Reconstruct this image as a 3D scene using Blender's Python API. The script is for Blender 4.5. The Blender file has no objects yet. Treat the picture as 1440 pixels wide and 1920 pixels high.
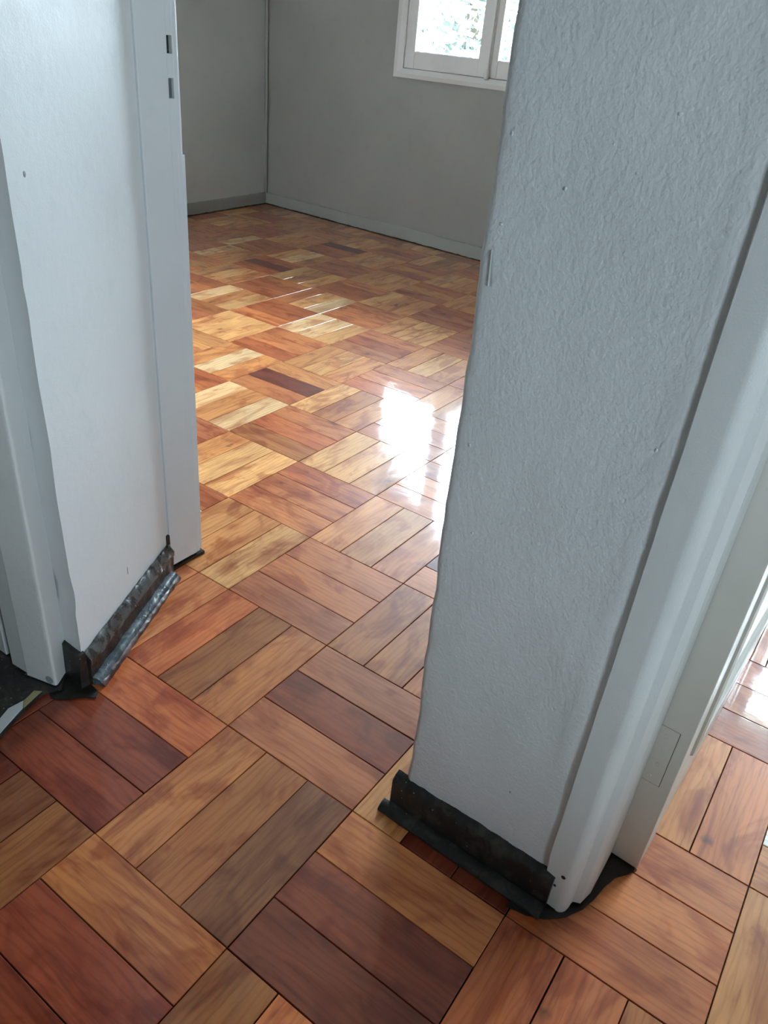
import bpy, bmesh, math, random
from mathutils import Vector, Matrix, noise

# ------------------------------------------------------------------ camera, sky, exposure
scene = bpy.context.scene
COL = scene.collection

F_PX = 1437.2
cam_data = bpy.data.cameras.new('camera')
cam_data.sensor_fit = 'HORIZONTAL'
cam_data.sensor_width = 36.0
cam_data.lens = 36.0 * F_PX / 1440.0
cam_data.clip_start = 0.02
cam = bpy.data.objects.new('camera', cam_data)
COL.objects.link(cam)
CR = ((0.57673913, -0.81216611, 0.08808061),
      (-0.38481235, -0.3651962, -0.84767399),
      (0.72061879, 0.45499225, -0.52315448))
CAM = Vector((-0.67825, -0.70935, 1.06235))
_r, _d, _f = (Vector(v) for v in CR)
cam.matrix_world = Matrix(((_r.x, -_d.x, -_f.x, CAM.x), (_r.y, -_d.y, -_f.y, CAM.y),
                           (_r.z, -_d.z, -_f.z, CAM.z), (0, 0, 0, 1)))
scene.camera = cam

scene.view_settings.view_transform = 'Standard'
scene.view_settings.look = 'None'
scene.view_settings.gamma = 1.0
scene.view_settings.use_curve_mapping = False
scene.view_settings.exposure = 2.95

SKY = 9.0
world = bpy.data.worlds.new('overcast_sky')
scene.world = world
world.use_nodes = True
bgn = world.node_tree.nodes['Background']
bgn.inputs['Color'].default_value = (0.72, 0.87, 1.0, 1)
bgn.inputs['Strength'].default_value = SKY

scene.cycles.max_bounces = 6
scene.cycles.diffuse_bounces = 4
scene.cycles.glossy_bounces = 3
scene.cycles.transparent_max_bounces = 8
scene.cycles.caustics_reflective = False
scene.cycles.caustics_refractive = False
scene.cycles.sample_clamp_indirect = 8.0


def portal(loc, direction, w, h):
    l = bpy.data.lights.new('window_portal', 'AREA')
    l.shape = 'RECTANGLE'
    l.size, l.size_y = w, h
    l.cycles.is_portal = True
    o = bpy.data.objects.new('window_portal', l)
    COL.objects.link(o)
    o.location = loc
    o.rotation_euler = Vector(direction).to_track_quat('-Z', 'Z').to_euler()
    return o


# ------------------------------------------------------------------ node helpers
def srgb(*c):
    c = [v / 255.0 for v in c]
    return tuple((v / 12.92 if v <= 0.04045 else ((v + 0.055) / 1.055) ** 2.4) for v in c) + (1.0,)


class NT:
    def __init__(self, name):
        self.m = bpy.data.materials.new(name)
        self.m.use_nodes = True
        self.t = self.m.node_tree
        self.bsdf = self.t.nodes['Principled BSDF']
        self.out = self.t.nodes['Material Output']

    def n(self, typ, **kw):
        nd = self.t.nodes.new(typ)
        for k, v in kw.items():
            if k in nd.inputs.keys():
                self.set(nd.inputs[k], v)
            else:
                setattr(nd, k, v)
        return nd

    def set(self, sock, v):
        if isinstance(v, bpy.types.NodeSocket):
            self.t.links.new(v, sock)
        else:
            sock.default_value = v

    def math(self, op, a, b=0.0, c=None, clamp=False):
        nd = self.t.nodes.new('ShaderNodeMath')
        nd.operation = op
        nd.use_clamp = clamp
        self.set(nd.inputs[0], a)
        self.set(nd.inputs[1], b)
        if c is not None:
            self.set(nd.inputs[2], c)
        return nd.outputs[0]

    def ramp(self, v, lo, hi, a=0.0, b=1.0, smooth=True):
        nd = self.t.nodes.new('ShaderNodeMapRange')
        nd.interpolation_type = 'SMOOTHSTEP' if smooth else 'LINEAR'
        for i, x in enumerate((v, lo, hi, a, b)):
            self.set(nd.inputs[i], x)
        return nd.outputs[0]

    def mix(self, fac, a, b, mode='MIX'):
        nd = self.t.nodes.new('ShaderNodeMix')
        nd.data_type = 'RGBA'
        nd.blend_type = mode
        self.set(nd.inputs[0], fac)
        self.set(nd.inputs[6], a)
        self.set(nd.inputs[7], b)
        return nd.outputs[2]

    def noise(self, vec, scale, detail=3.0, rough=0.55, dist=0.0):
        nd = self.t.nodes.new('ShaderNodeTexNoise')
        self.set(nd.inputs['Vector'], vec)
        nd.inputs['Scale'].default_value = scale
        nd.inputs['Detail'].default_value = detail
        nd.inputs['Roughness'].default_value = rough
        nd.inputs['Distortion'].default_value = dist
        return nd.outputs['Fac']

    def vmul(self, vec, s):
        nd = self.t.nodes.new('ShaderNodeVectorMath')
        nd.operation = 'MULTIPLY'
        self.set(nd.inputs[0], vec)
        nd.inputs[1].default_value = s
        return nd.outputs[0]

    def vadd(self, a, b):
        nd = self.t.nodes.new('ShaderNodeVectorMath')
        nd.operation = 'ADD'
        self.set(nd.inputs[0], a)
        self.set(nd.inputs[1], b)
        return nd.outputs[0]

    def bump(self, h, strength, dist=0.001, normal=None):
        nd = self.t.nodes.new('ShaderNodeBump')
        nd.inputs['Strength'].default_value = strength
        nd.inputs['Distance'].default_value = dist
        self.set(nd.inputs['Height'], h)
        if normal is not None:
            self.set(nd.inputs['Normal'], normal)
        return nd.outputs[0]

    def b(self, **kw):
        for k, v in kw.items():
            self.set(self.bsdf.inputs[k.replace('_', ' ')], v)


def paint_mat(name, rgb, rough=0.5, peel=0.35, lumps=0.3, dirt=0.0, dirt_rgb=(120, 112, 100), scale=1.0, fine_f=420.0, med_f=60.0):
    t = NT(name)
    pos = t.n('ShaderNodeNewGeometry').outputs['Position']
    big = t.noise(pos, 2.3, 1)
    c = t.mix(t.ramp(big, 0.35, 0.7), rgb, tuple(v * 0.93 for v in rgb[:3]) + (1,))
    mid = t.noise(pos, 18.0 * scale, 3)
    c = t.mix(t.ramp(mid, 0.55, 0.8, 0, 0.35), c, tuple(v * 0.85 for v in rgb[:3]) + (1,))
    if dirt:
        sp = t.noise(pos, 55.0, 5, 0.7)
        c = t.mix(t.ramp(sp, 0.62, 0.74, 0, dirt), c, srgb(*dirt_rgb))
    fine = t.noise(pos, fine_f * scale, 1.5, 0.6)
    med = t.noise(pos, med_f * scale, 1.5, 0.5)
    nb = t.bump(med, lumps, 0.0035)
    nb = t.bump(fine, peel, 0.0016, nb)
    t.b(Base_Color=c, Roughness=t.ramp(mid, 0.2, 0.8, rough - 0.08, rough + 0.1), Normal=nb)
    t.b(Specular_IOR_Level=0.4)
    return t.m


def wood_mat(name, stuff=False):
    t = NT(name)
    if stuff:
        vec = t.n('ShaderNodeUVMap').outputs[0]
        base = t.n('ShaderNodeAttribute', attribute_name='plank_color').outputs['Color']
        rnd = t.n('ShaderNodeAttribute', attribute_name='plank_seed').outputs['Fac']
    else:
        vec = t.n('ShaderNodeTexCoord').outputs['Object']
        oi = t.n('ShaderNodeObjectInfo')
        base, rnd = oi.outputs['Color'], oi.outputs['Random']
    off = t.n('ShaderNodeCombineXYZ', X=t.math('MULTIPLY', rnd, 37.0), Y=t.math('MULTIPLY', rnd, 91.0),
              Z=t.math('MULTIPLY', rnd, 53.0)).outputs[0]
    v = t.vadd(vec, off)
    fig = t.noise(t.vmul(v, (3.5, 16.0, 4.0)), 1.0, 4, 0.55, 1.6)          # broad figure along the plank
    stain = t.noise(t.vmul(v, (9.0, 14.0, 5.0)), 1.0, 3, 0.6, 0.6)         # blotches
    grain = t.noise(t.vmul(v, (10.0, 190.0, 20.0)), 1.0, 5, 0.65)          # pores
    wv = t.t.nodes.new('ShaderNodeTexWave')
    wv.bands_direction = 'Y'
    t.set(wv.inputs['Vector'], t.vmul(v, (0.28, 1.0, 1.0)))
    wv.inputs['Scale'].default_value = 26.0
    wv.inputs['Distortion'].default_value = 9.0
    wv.inputs['Detail'].default_value = 2.5
    wv.inputs['Detail Scale'].default_value = 0.9
    rings = wv.outputs['Fac']
    vo = t.t.nodes.new('ShaderNodeTexVoronoi')
    t.set(vo.inputs['Vector'], t.vadd(t.vmul(v, (2.6, 4.4, 1.0)), t.vmul(t.n('ShaderNodeTexNoise', Vector=v, Scale=14.0).outputs['Color'], (0.25, 0.25, 0.0))))
    vo.voronoi_dimensions = '2D'
    vo.inputs['Scale'].default_value = 1.0
    kd = vo.outputs['Distance']
    knot = t.math('MULTIPLY', t.ramp(kd, 0.02, 0.06, 1.0, 0.0), t.ramp(stain, 0.40, 0.55))
    halo = t.ramp(kd, 0.03, 0.28, 1.0, 0.0)
    c = t.mix(t.ramp(fig, 0.46, 0.70, 0, 0.85), base, t.mix(1.0, base, (0.62, 0.40, 0.27, 1), 'MULTIPLY'))
    c = t.mix(t.ramp(fig, 0.50, 0.28, 0, 0.55), c, t.mix(1.0, base, (1.28, 1.25, 1.15, 1), 'MULTIPLY'))
    c = t.mix(t.ramp(stain, 0.49, 0.66, 0, 0.85), c, t.mix(1.0, c, (0.64, 0.42, 0.30, 1), 'MULTIPLY'))
    c = t.mix(t.ramp(rings, 0.55, 1.0, 0, 0.45), c, t.mix(1.0, c, (0.72, 0.60, 0.50, 1), 'MULTIPLY'))
    c = t.mix(t.ramp(grain, 0.52, 0.70, 0, 0.75), c, t.mix(1.0, c, (0.66, 0.58, 0.50, 1), 'MULTIPLY'))
    c = t.mix(t.math('MULTIPLY', halo, 0.35), c, t.mix(1.0, c, (0.60, 0.36, 0.25, 1), 'MULTIPLY'))
    c = t.mix(t.math('MULTIPLY', knot, 0.75), c, (0.075, 0.022, 0.010, 1))
    smear = t.noise(t.vmul(v, (14.0, 30.0, 9.0)), 1.0, 3, 0.7, 0.0)
    t.b(Base_Color=c, Roughness=0.42, Specular_IOR_Level=0.25)
    t.b(Coat_Weight=1.0, Coat_IOR=1.52, Coat_Roughness=t.ramp(smear, 0.40, 0.75, 0.035, 0.11))
    h = t.noise(t.vmul(v, (22.0, 120.0, 20.0)), 1.0, 2, 0.6)
    h2 = t.noise(t.vmul(v, (7.0, 20.0, 9.0)), 1.0, 1, 0.5)
    nb = t.bump(h, 0.10, 0.0006)
    nb2 = t.bump(h2, 0.10, 0.0015, nb)
    t.b(Normal=nb2, Coat_Normal=nb2)
    return t.m


def dark_mat(name, a, b, c3, rough=0.28, speck=0.0, patch=(0.5, 0.62), scale=1.0):
    """old dark varnished skirting wood with worn patches and paint specks"""
    t = NT(name)
    pos = t.n('ShaderNodeTexCoord').outputs['Object']
    n1 = t.noise(pos, 28.0 * scale, 5, 0.65, 0.8)
    n2 = t.noise(t.vadd(pos, (3.1, 7.7, 1.3)), 60.0 * scale, 4, 0.7, 0.5)
    c = t.mix(t.ramp(n1, patch[0], patch[1]), a, b)
    c = t.mix(t.ramp(n2, 0.58, 0.70, 0, 0.8), c, c3)
    if speck:
        vo = t.t.nodes.new('ShaderNodeTexVoronoi')
        t.set(vo.inputs['Vector'], pos)
        vo.inputs['Scale'].default_value = 85.0
        n3 = t.noise(pos, 16.0, 2)
        f = t.math('MULTIPLY', t.ramp(vo.outputs['Distance'], 0.07, 0.12, 1, 0), t.ramp(n3, 0.5, 0.62))
        c = t.mix(t.math('MULTIPLY', f, speck), c, (0.55, 0.55, 0.52, 1))
    nb = t.bump(n2, 0.5, 0.002)
    nb = t.bump(t.noise(pos, 350.0, 3), 0.25, 0.0008, nb)
    t.b(Base_Color=c, Roughness=t.ramp(n1, 0.3, 0.7, rough - 0.08, rough + 0.18), Normal=nb)
    return t.m


M = {}
M['plaster'] = paint_mat('hall_plaster_paint', srgb(206, 208, 208), 0.44, 0.50, 0.28, fine_f=250.0, med_f=90.0)
M['smooth'] = paint_mat('smooth_wall_paint', srgb(214, 216, 216), 0.5, 0.12, 0.10)
M['room'] = paint_mat('room_paint_shaded_copy', srgb(160, 154, 149), 0.6, 0.15, 0.12)  # darker copy of the room paint, carrying the far wall's shade
M['room_lit'] = paint_mat('room_paint_lit_copy', srgb(204, 205, 203), 0.55, 0.15, 0.12)  # same room paint made lighter, standing in for light on the left wall
M['hall_back'] = paint_mat('hall_back_paint', srgb(128, 122, 116), 0.55, 0.15, 0.12)  # unseen walls coloured darker to cut bounce light near the camera
M['trim'] = paint_mat('trim_gloss_paint', srgb(206, 207, 205), 0.38, 0.30, 0.20)
M['jamb'] = paint_mat('jamb_paint', srgb(210, 212, 213), 0.42, 0.10, 0.08)
M['window'] = paint_mat('window_paint', srgb(222, 214, 212), 0.42, 0.10, 0.10)
M['door'] = paint_mat('door_paint', srgb(224, 220, 210), 0.34, 0.08, 0.06)
M['skirt_paint'] = paint_mat('room_skirting_paint', srgb(157, 155, 149), 0.5, 0.15, 0.2, dirt=0.35)
M['ceiling'] = paint_mat('ceiling_paint', srgb(205, 205, 200), 0.7, 0.1, 0.1)
M['wood'] = wood_mat('parquet_wood')
M['wood_stuff'] = wood_mat('parquet_wood_field', True)
M['black_skirt'] = dark_mat('black_skirting', (0.012, 0.011, 0.010, 1), (0.030, 0.026, 0.020, 1), (0.045, 0.028, 0.016, 1), 0.45, 0.9)
M['grey_skirt'] = dark_mat('worn_grey_skirting', (0.030, 0.026, 0.022, 1), (0.075, 0.080, 0.078, 1), (0.10, 0.065, 0.05, 1), 0.26, 0.5, (0.42, 0.55))
M['brown_skirt'] = dark_mat('brown_skirting', (0.022, 0.014, 0.010, 1), (0.045, 0.030, 0.022, 1), (0.09, 0.05, 0.035, 1), 0.30, 0.6)
M['shoe_blue'] = dark_mat('worn_shoe_moulding', (0.042, 0.054, 0.062, 1), (0.085, 0.105, 0.118, 1), (0.13, 0.055, 0.045, 1), 0.20, 0.6, (0.4, 0.6))
M['shoe_red'] = dark_mat('shoe_edge_wood', (0.050, 0.016, 0.012, 1), (0.12, 0.055, 0.045, 1), (0.02, 0.012, 0.012, 1), 0.35, 0.4, (0.45, 0.62))
M['tar'] = dark_mat('dark_residue', (0.012, 0.010, 0.008, 1), (0.022, 0.018, 0.013, 1), (0.03, 0.02, 0.012, 1), 0.35)
M['threshold'] = dark_mat('worn_threshold', (0.020, 0.020, 0.016, 1), (0.040, 0.040, 0.032, 1), (0.12, 0.12, 0.11, 1), 0.32, 0.6)
M['sub'] = dark_mat('joint_filler', (0.020, 0.012, 0.008, 1), (0.03, 0.018, 0.010, 1), (0.03, 0.02, 0.012, 1), 0.6)
M['grime_shade'] = dark_mat('gap_grime_shade', (0.020, 0.014, 0.010, 1), (0.035, 0.022, 0.015, 1), (0.05, 0.03, 0.02, 1), 0.6)  # dark fill for grimy joints, and for shade in the left door gap
M['scuff'] = paint_mat('grey_scuff', srgb(140, 146, 146), 0.6, 0.2, 0.2)
M['chip'] = paint_mat('chip_scar', srgb(170, 172, 170), 0.7, 0.3, 0.3)
M['cream'] = paint_mat('old_cream_paint', srgb(170, 160, 115), 0.45, 0.2, 0.3)
M['dark_hole'] = dark_mat('lock_pocket', (0.006, 0.008, 0.008, 1), (0.012, 0.016, 0.015, 1), (0.06, 0.08, 0.07, 1), 0.4, 0, (0.4, 0.6), 3.0)
M['grey_hole'] = dark_mat('bolt_pocket', (0.10, 0.12, 0.125, 1), (0.13, 0.15, 0.155, 1), (0.06, 0.07, 0.075, 1), 0.5, 0, (0.4, 0.6), 2.0)


def glass_mat():
    t = NT('window_glass')
    tr = t.n('ShaderNodeBsdfTransparent', Color=(0.95, 0.97, 0.965, 1))
    gl = t.n('ShaderNodeBsdfGlossy', Color=(1, 1, 1, 1), Roughness=0.03)
    fr = t.n('ShaderNodeFresnel', IOR=1.45)
    mx = t.n('ShaderNodeMixShader')
    t.set(mx.inputs[0], fr.outputs[0])
    t.set(mx.inputs[1], tr.outputs[0])
    t.set(mx.inputs[2], gl.outputs[0])
    t.set(t.out.inputs['Surface'], mx.outputs[0])
    return t.m


M['glass'] = glass_mat()


def simple_mat(name, rgb, rough, scale=8.0, var=0.3):
    t = NT(name)
    pos = t.n('ShaderNodeNewGeometry').outputs['Position']
    f = t.noise(pos, scale, 4, 0.6)
    t.b(Base_Color=t.mix(t.ramp(f, 0.35, 0.65), rgb, tuple(v * (1 - var) for v in rgb[:3]) + (1,)), Roughness=rough)
    return t.m


M['grass'] = simple_mat('garden_ground', (0.20, 0.24, 0.13, 1), 0.9, 3.0)
M['leaf'] = simple_mat('tree_leaf', (0.22, 0.27, 0.245, 1), 0.6, 5.0)
M['bark'] = simple_mat('tree_bark', (0.16, 0.12, 0.09, 1), 0.9, 12.0)

# ------------------------------------------------------------------ mesh helpers


def tag(o, label=None, cat=None, kind=None, group=None):
    if label:
        o['label'] = label
    if cat:
        o['category'] = cat
    if kind:
        o['kind'] = kind
    if group:
        o['group'] = group
    return o


def mesh_obj(name, verts, faces, mat, parent=None, smooth=False, mw=None):
    me = bpy.data.meshes.new(name)
    me.from_pydata([tuple(v) for v in verts], [], faces)
    bm = bmesh.new()
    bm.from_mesh(me)
    bmesh.ops.recalc_face_normals(bm, faces=bm.faces)
    bm.to_mesh(me)
    bm.free()
    me.materials.append(mat)
    if smooth:
        for p in me.polygons:
            p.use_smooth = True
        me.set_sharp_from_angle(angle=math.radians(40))
    o = bpy.data.objects.new(name, me)
    COL.objects.link(o)
    if mw is not None:
        o.matrix_world = mw
    if parent is not None:
        o.parent = parent
    return o


class MB:
    """collects shapes for ONE mesh"""

    def __init__(self):
        self.v, self.f = [], []

    def box(self, x0, x1, y0, y1, z0, z1):
        b = len(self.v)
        self.v += [(x, y, z) for z in (z0, z1) for y in (y0, y1) for x in (x0, x1)]
        self.f += [tuple(b + i for i in q) for q in ((0, 2, 3, 1), (4, 5, 7, 6), (0, 1, 5, 4), (2, 6, 7, 3), (0, 4, 6, 2), (1, 3, 7, 5))]
        return self

    def bevel_box(self, x0, x1, y0, y1, z0, z1, r):
        """box with chamfered edges"""
        bm = bmesh.new()
        bmesh.ops.create_cube(bm, size=1.0)
        for v in bm.verts:
            v.co = Vector(((x0 + x1) / 2 + v.co.x * (x1 - x0), (y0 + y1) / 2 + v.co.y * (y1 - y0), (z0 + z1) / 2 + v.co.z * (z1 - z0)))
        bmesh.ops.bevel(bm, geom=list(bm.edges), offset=r, segments=2, profile=0.5, affect='EDGES')
        b = len(self.v)
        bm.verts.index_update()
        self.v += [v.co.copy() for v in bm.verts]
        self.f += [tuple(b + v.index for v in f.verts) for f in bm.faces]
        bm.free()
        return self

    def prism(self, poly, z0, z1):
        b, n = len(self.v), len(poly)
        self.v += [(x, y, z0) for x, y in poly] + [(x, y, z1) for x, y in poly]
        self.f += [tuple(b + (i if k == 0 else n + i) for i in range(n)) for k in (0, 1)]
        self.f += [(b + i, b + (i + 1) % n, b + n + (i + 1) % n, b + n + i) for i in range(n)]
        return self

    def lathe(self, prof, seg=16, axis='Z', org=(0, 0, 0)):
        b = len(self.v)
        m = len(prof)
        for k in range(seg):
            a = 2 * math.pi * k / seg
            for r, h in prof:
                p = (r * math.cos(a), r * math.sin(a), h)
                if axis == 'X':
                    p = (h, p[0], p[1])
                elif axis == 'Y':
                    p = (p[0], h, p[1])
                self.v.append(tuple(p[i] + org[i] for i in range(3)))
        for k in range(seg):
            for i in range(m - 1):
                k2 = (k + 1) % seg
                self.f.append((b + k * m + i, b + k2 * m + i, b + k2 * m + i + 1, b + k * m + i + 1))
        self.f.append(tuple(b + k * m for k in range(seg)))
        self.f.append(tuple(b + k * m + m - 1 for k in range(seg)))
        return self

    def build(self, name, mat, parent=None, smooth=False, mw=None):
        return mesh_obj(name, self.v, self.f, mat, parent, smooth, mw)


def frame_matrix(p0, p1):
    """local X runs from p0 to p1, Y is to the left of it, Z up"""
    d = (Vector(p1) - Vector(p0)).normalized()
    return Matrix(((d.x, -d.y, 0, p0[0]), (d.y, d.x, 0, p0[1]), (0, 0, 1, 0), (0, 0, 0, 1)))


def wall_run(name, p0, p1, thick, h, mat, openings=(), label='', kind='structure', z0=-0.02):
    """wall whose face runs p0->p1; the solid lies on the left of that direction (thick>0)"""
    L = (Vector(p1) - Vector(p0)).length
    m = MB()
    s = 0.0
    for a, b, zb, zt in sorted(openings):
        m.box(s, a, 0, thick, z0, h)
        if zb > z0 + 1e-4:
            m.box(a, b, 0, thick, z0, zb)
        m.box(a, b, 0, thick, zt, h)
        s = b
    m.box(s, L, 0, thick, z0, h)
    o = m.build(name, mat, mw=frame_matrix(p0, p1))
    return tag(o, label, 'wall', kind)


def extrude_run(name, prof, p0, p1, mat, parent=None, nseg=30, jit=0.0, seed=0.0, smooth=True, zj=0.0):
    """extrude a closed profile [(out, z)] along p0->p1; 'out' is to the RIGHT of the run (into the room)"""
    d = Vector((p1[0] - p0[0], p1[1] - p0[1], 0))
    L = d.length
    d.normalize()
    nrm = Vector((d.y, -d.x, 0))
    vs, fs, n = [], [], len(prof)
    for i in range(nseg + 1):
        s = L * i / nseg
        for k, (o, z) in enumerate(prof):
            q = Vector((p0[0], p0[1], 0)) + d * s + nrm * o + Vector((0, 0, z))
            if jit and o > 1e-4:
                q += nrm * jit * noise.noise(Vector((s * 55, k * 3.7 + seed, z * 40)))
            if zj and z > 1e-3:
                q.z += zj * noise.noise(Vector((s * 70 + 9, k * 1.3 + seed, 2.0)))
            vs.append(q)
    for i in range(nseg):
        for k in range(n):
            fs.append((i * n + k, i * n + (k + 1) % n, (i + 1) * n + (k + 1) % n, (i + 1) * n + k))
    fs.append(tuple(range(n)))
    fs.append(tuple(nseg * n + k for k in range(n)))
    return mesh_obj(name, vs, fs, mat, parent, smooth)


def empty(name, loc=(0, 0, 0)):
    o = bpy.data.objects.new(name, None)
    o.empty_display_size = 0.05
    COL.objects.link(o)
    o.location = loc
    return o


CEIL = 2.5
# ------------------------------------------------------------------ plan of the place (metres, parquet grid = axes)
B = 0.28                                   # parquet block
FC = (3.603, 3.25)                         # far corner of the bright room
FD = Vector((-0.0614, -0.9981))            # along the far wall, away from that corner
LD = Vector((-0.9981, -0.0614 * -1 * -1))  # along the room's left wall


def far(s, off=0.0):
    """point on the far wall at distance s from the corner"""
    return (FC[0] + FD.x * s - 0.0, FC[1] + FD.y * s)


PIER_X = 0.056
# hall_left splayed face and jamb
DG0, DG1 = (-0.095, 0.269), (0.241, 0.4265)
JY = 0.424

# ------------------------------------------------------------------ walls
# splayed wall left of the doorway (solid pier reaching back into the room wall)
NZ = 110


def left_solid():
    poly = [DG0]
    for i in range(1, 9):
        t = i / 8
        poly.append((DG0[0] + (DG1[0] - DG0[0]) * t, DG0[1] + (DG1[1] - DG0[1]) * t))
    poly += [(0.30, 0.436), (0.30, 3.03), (0.15, 3.03), (0.15, 0.62), (-0.095, 0.62)]
    vs, fs, n = [], [], len(poly)
    for k in range(NZ + 1):
        z = -0.02 + (CEIL + 0.02) * k / NZ
        for i, (x, y) in enumerate(poly):
            if i == 0:                                                     # worn outer corner
                a = 0.0035 * noise.noise(Vector((1.0, 2.0, z * 9))) + 0.002 * noise.noise(Vector((4.0, 2.0, z * 40)))
                if 0.17 < z < 0.24:
                    a += 0.007 * math.sin((z - 0.17) / 0.07 * math.pi)
                x, y = x + a * 0.9, y + a * 0.43
            elif i < 8:
                a = 0.0012 * noise.noise(Vector((x * 12, 7.0, z * 7)))
                x, y = x + a * 0.43, y - a * 0.9
            vs.append((x, y, z))
    for k in range(NZ):
        for i in range(n):
            j = (i + 1) % n
            fs.append((k * n + i, k * n + j, (k + 1) * n + j, (k + 1) * n + i))
    fs.append(tuple(range(n)))
    fs.append(tuple(NZ * n + i for i in range(n)))
    return mesh_obj('wall_left', vs, fs, M['smooth'], None, True)


wall_left = tag(left_solid(), 'pale blue-grey painted splayed wall left of the doorway', 'wall', 'structure')


# pier between the two doorways: rough rounded plaster
def pier():
    NZ2 = 190
    x0, x1 = PIER_X, 0.337
    ya, yb = -0.340, -0.600
    vs, fs = [], []
    ring = []
    r = 0.010
    # start at the back left, round the left front corner, along the front, back
    ring.append((x1, ya, 0))
    ring.append((x0 + 0.05, ya, 0))
    for k in range(5):
        a = math.pi / 2 * k / 4
        ring.append((x0 + r - r * math.sin(a), ya - r + r * math.cos(a), 1))
    NF = 26
    for k in range(1, NF + 1):
        ring.append((x0, ya - r + (yb - ya + r) * k / NF, 2))
    ring += [(x1, yb, 0)]
    n = len(ring)
    for k in range(NZ2 + 1):
        z = -0.02 + (CEIL + 0.02) * k / NZ2
        lean = 0.0125 * max(0, min(z, 1.3))
        edge = 0.0030 * noise.noise(Vector((0.3, 5.0, z * 7))) + 0.0022 * noise.noise(Vector((8.3, 1.0, z * 30)))
        for (x, y, kind) in ring:
            if kind:
                w = max(0.0, 1 - (ya - y) / 0.09)
                y += (lean + edge) * w
                bump = 0.0016 * noise.noise(Vector((3.0, y * 14, z * 9))) + 0.0007 * noise.noise(Vector((9.0, y * 60, z * 50)))
                x += bump
                # swollen filler beside the door casing
                g = math.exp(-((y + 0.566 - 0.006 * math.sin(z * 6)) / 0.008) ** 2) * 0.0030 * (0.6 + 0.6 * noise.noise(Vector((1, 1, z * 11))))
                x -= max(0.0, g) if 0.25 < z < 1.4 else 0.0
            elif y > -0.5:
                y += lean
            vs.append((x, y, z))
    for k in range(NZ2):
        for i in range(n):
            j = (i + 1) % n
            fs.append((k * n + i, k * n + j, (k + 1) * n + j, (k + 1) * n + i))
    fs.append(tuple(range(n)))
    fs.append(tuple(NZ2 * n + i for i in range(n)))
    return mesh_obj('wall_right', vs, fs, M['plaster'], None, True)


wall_right = tag(pier(), 'rough grey-white plaster pier between the two doorways', 'wall', 'structure')

# the bright room
s_w0, s_w1 = 1.088, 2.82                       # window opening along the far wall, widened for the added sash
ZB, ZT = 0.915, 2.20
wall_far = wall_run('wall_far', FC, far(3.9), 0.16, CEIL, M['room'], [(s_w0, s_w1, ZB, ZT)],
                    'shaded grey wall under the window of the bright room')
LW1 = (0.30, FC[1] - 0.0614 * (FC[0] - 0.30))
wall_room_left = wall_run('wall_room_left', LW1, FC, 0.15, CEIL, M['room_lit'], (), 'grey wall on the left side of the bright room')
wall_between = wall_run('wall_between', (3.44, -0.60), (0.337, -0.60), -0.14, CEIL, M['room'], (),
                        'grey wall dividing the bright room from the right-hand room')
# right-hand room
wall_far_right = wall_run('wall_far_right', (3.44, -0.60), (3.30, -3.0), 0.16, CEIL, M['room'], [(0.16, 1.36, 0.98, 2.3)],
                          'grey window wall of the right-hand room')
wall_right_side = wall_run('wall_right_side', (3.30, -3.0), (0.19, -3.0), 0.15, CEIL, M['room'], (), 'grey side wall of the right-hand room')
wall_right_near = wall_run('wall_right_near', (0.19, -1.44), (0.19, -3.0), -0.134, CEIL, M['smooth'], (), 'hall wall beyond the right-hand doorway')
# hall
wall_hall_end = wall_run('wall_hall_end', (0.19, -2.3), (-2.2, -2.3), 0.15, CEIL, M['smooth'], [(0.96, 1.60, 0.90, 1.58)],
                         'hall end wall with an assumed window behind the camera')
wall_back = wall_run('wall_back', (-2.2, -2.3), (-2.2, 1.5), 0.15, CEIL, M['hall_back'], (), 'plain hall wall behind the camera')
wall_hall_side = wall_run('wall_hall_side', (-2.2, 1.5), (0.15, 1.5), 0.15, CEIL, M['hall_back'], (), 'plain wall at the left end of the hall')
# wall holding the left-hand door
wall_left_door = wall_run('wall_left_door', (-0.095, 1.5), (-0.095, 0.62), 0.20, CEIL, M['smooth'], [(0.10, 0.88, -0.02, 2.05)],
                          'hall wall around the left-hand door')
# lintels
m = MB().box(0.15, 0.337, -0.36, 0.44, 2.05, CEIL)
tag(m.build('wall_lintel', M['smooth']), 'painted wall above the middle doorway', 'wall', 'structure')
m = MB().box(0.056, 0.19, -1.44, -0.60, 2.05, CEIL)
tag(m.build('wall_lintel', M['smooth']), 'painted wall above the right-hand doorway', 'wall', 'structure')
m = MB().box(-2.4, 3.9, -3.5, 3.5, CEIL, CEIL + 0.12)
tag(m.build('ceiling', M['ceiling']), 'plain white ceiling over the rooms', 'ceiling', 'structure')

portal((far(1.955)[0] + 0.10, far(1.955)[1], 1.56), (-0.998, 0.061, 0), 1.76, 1.35)
portal((3.48, -1.36, 1.64), (-1, 0.058, 0), 1.25, 1.36)
portal((-1.09, -2.40, 1.24), (0, 1, 0), 0.70, 0.74)

# ------------------------------------------------------------------ floor: dark bed + basket-weave parquet planks
m = MB().box(-2.4, 3.9, -3.5, 3.5, -0.06, -0.0075)
floor = tag(m.build('floor', M['sub']), 'varnished orange and honey parquet floor laid in basket weave', 'floor', 'structure')

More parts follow.
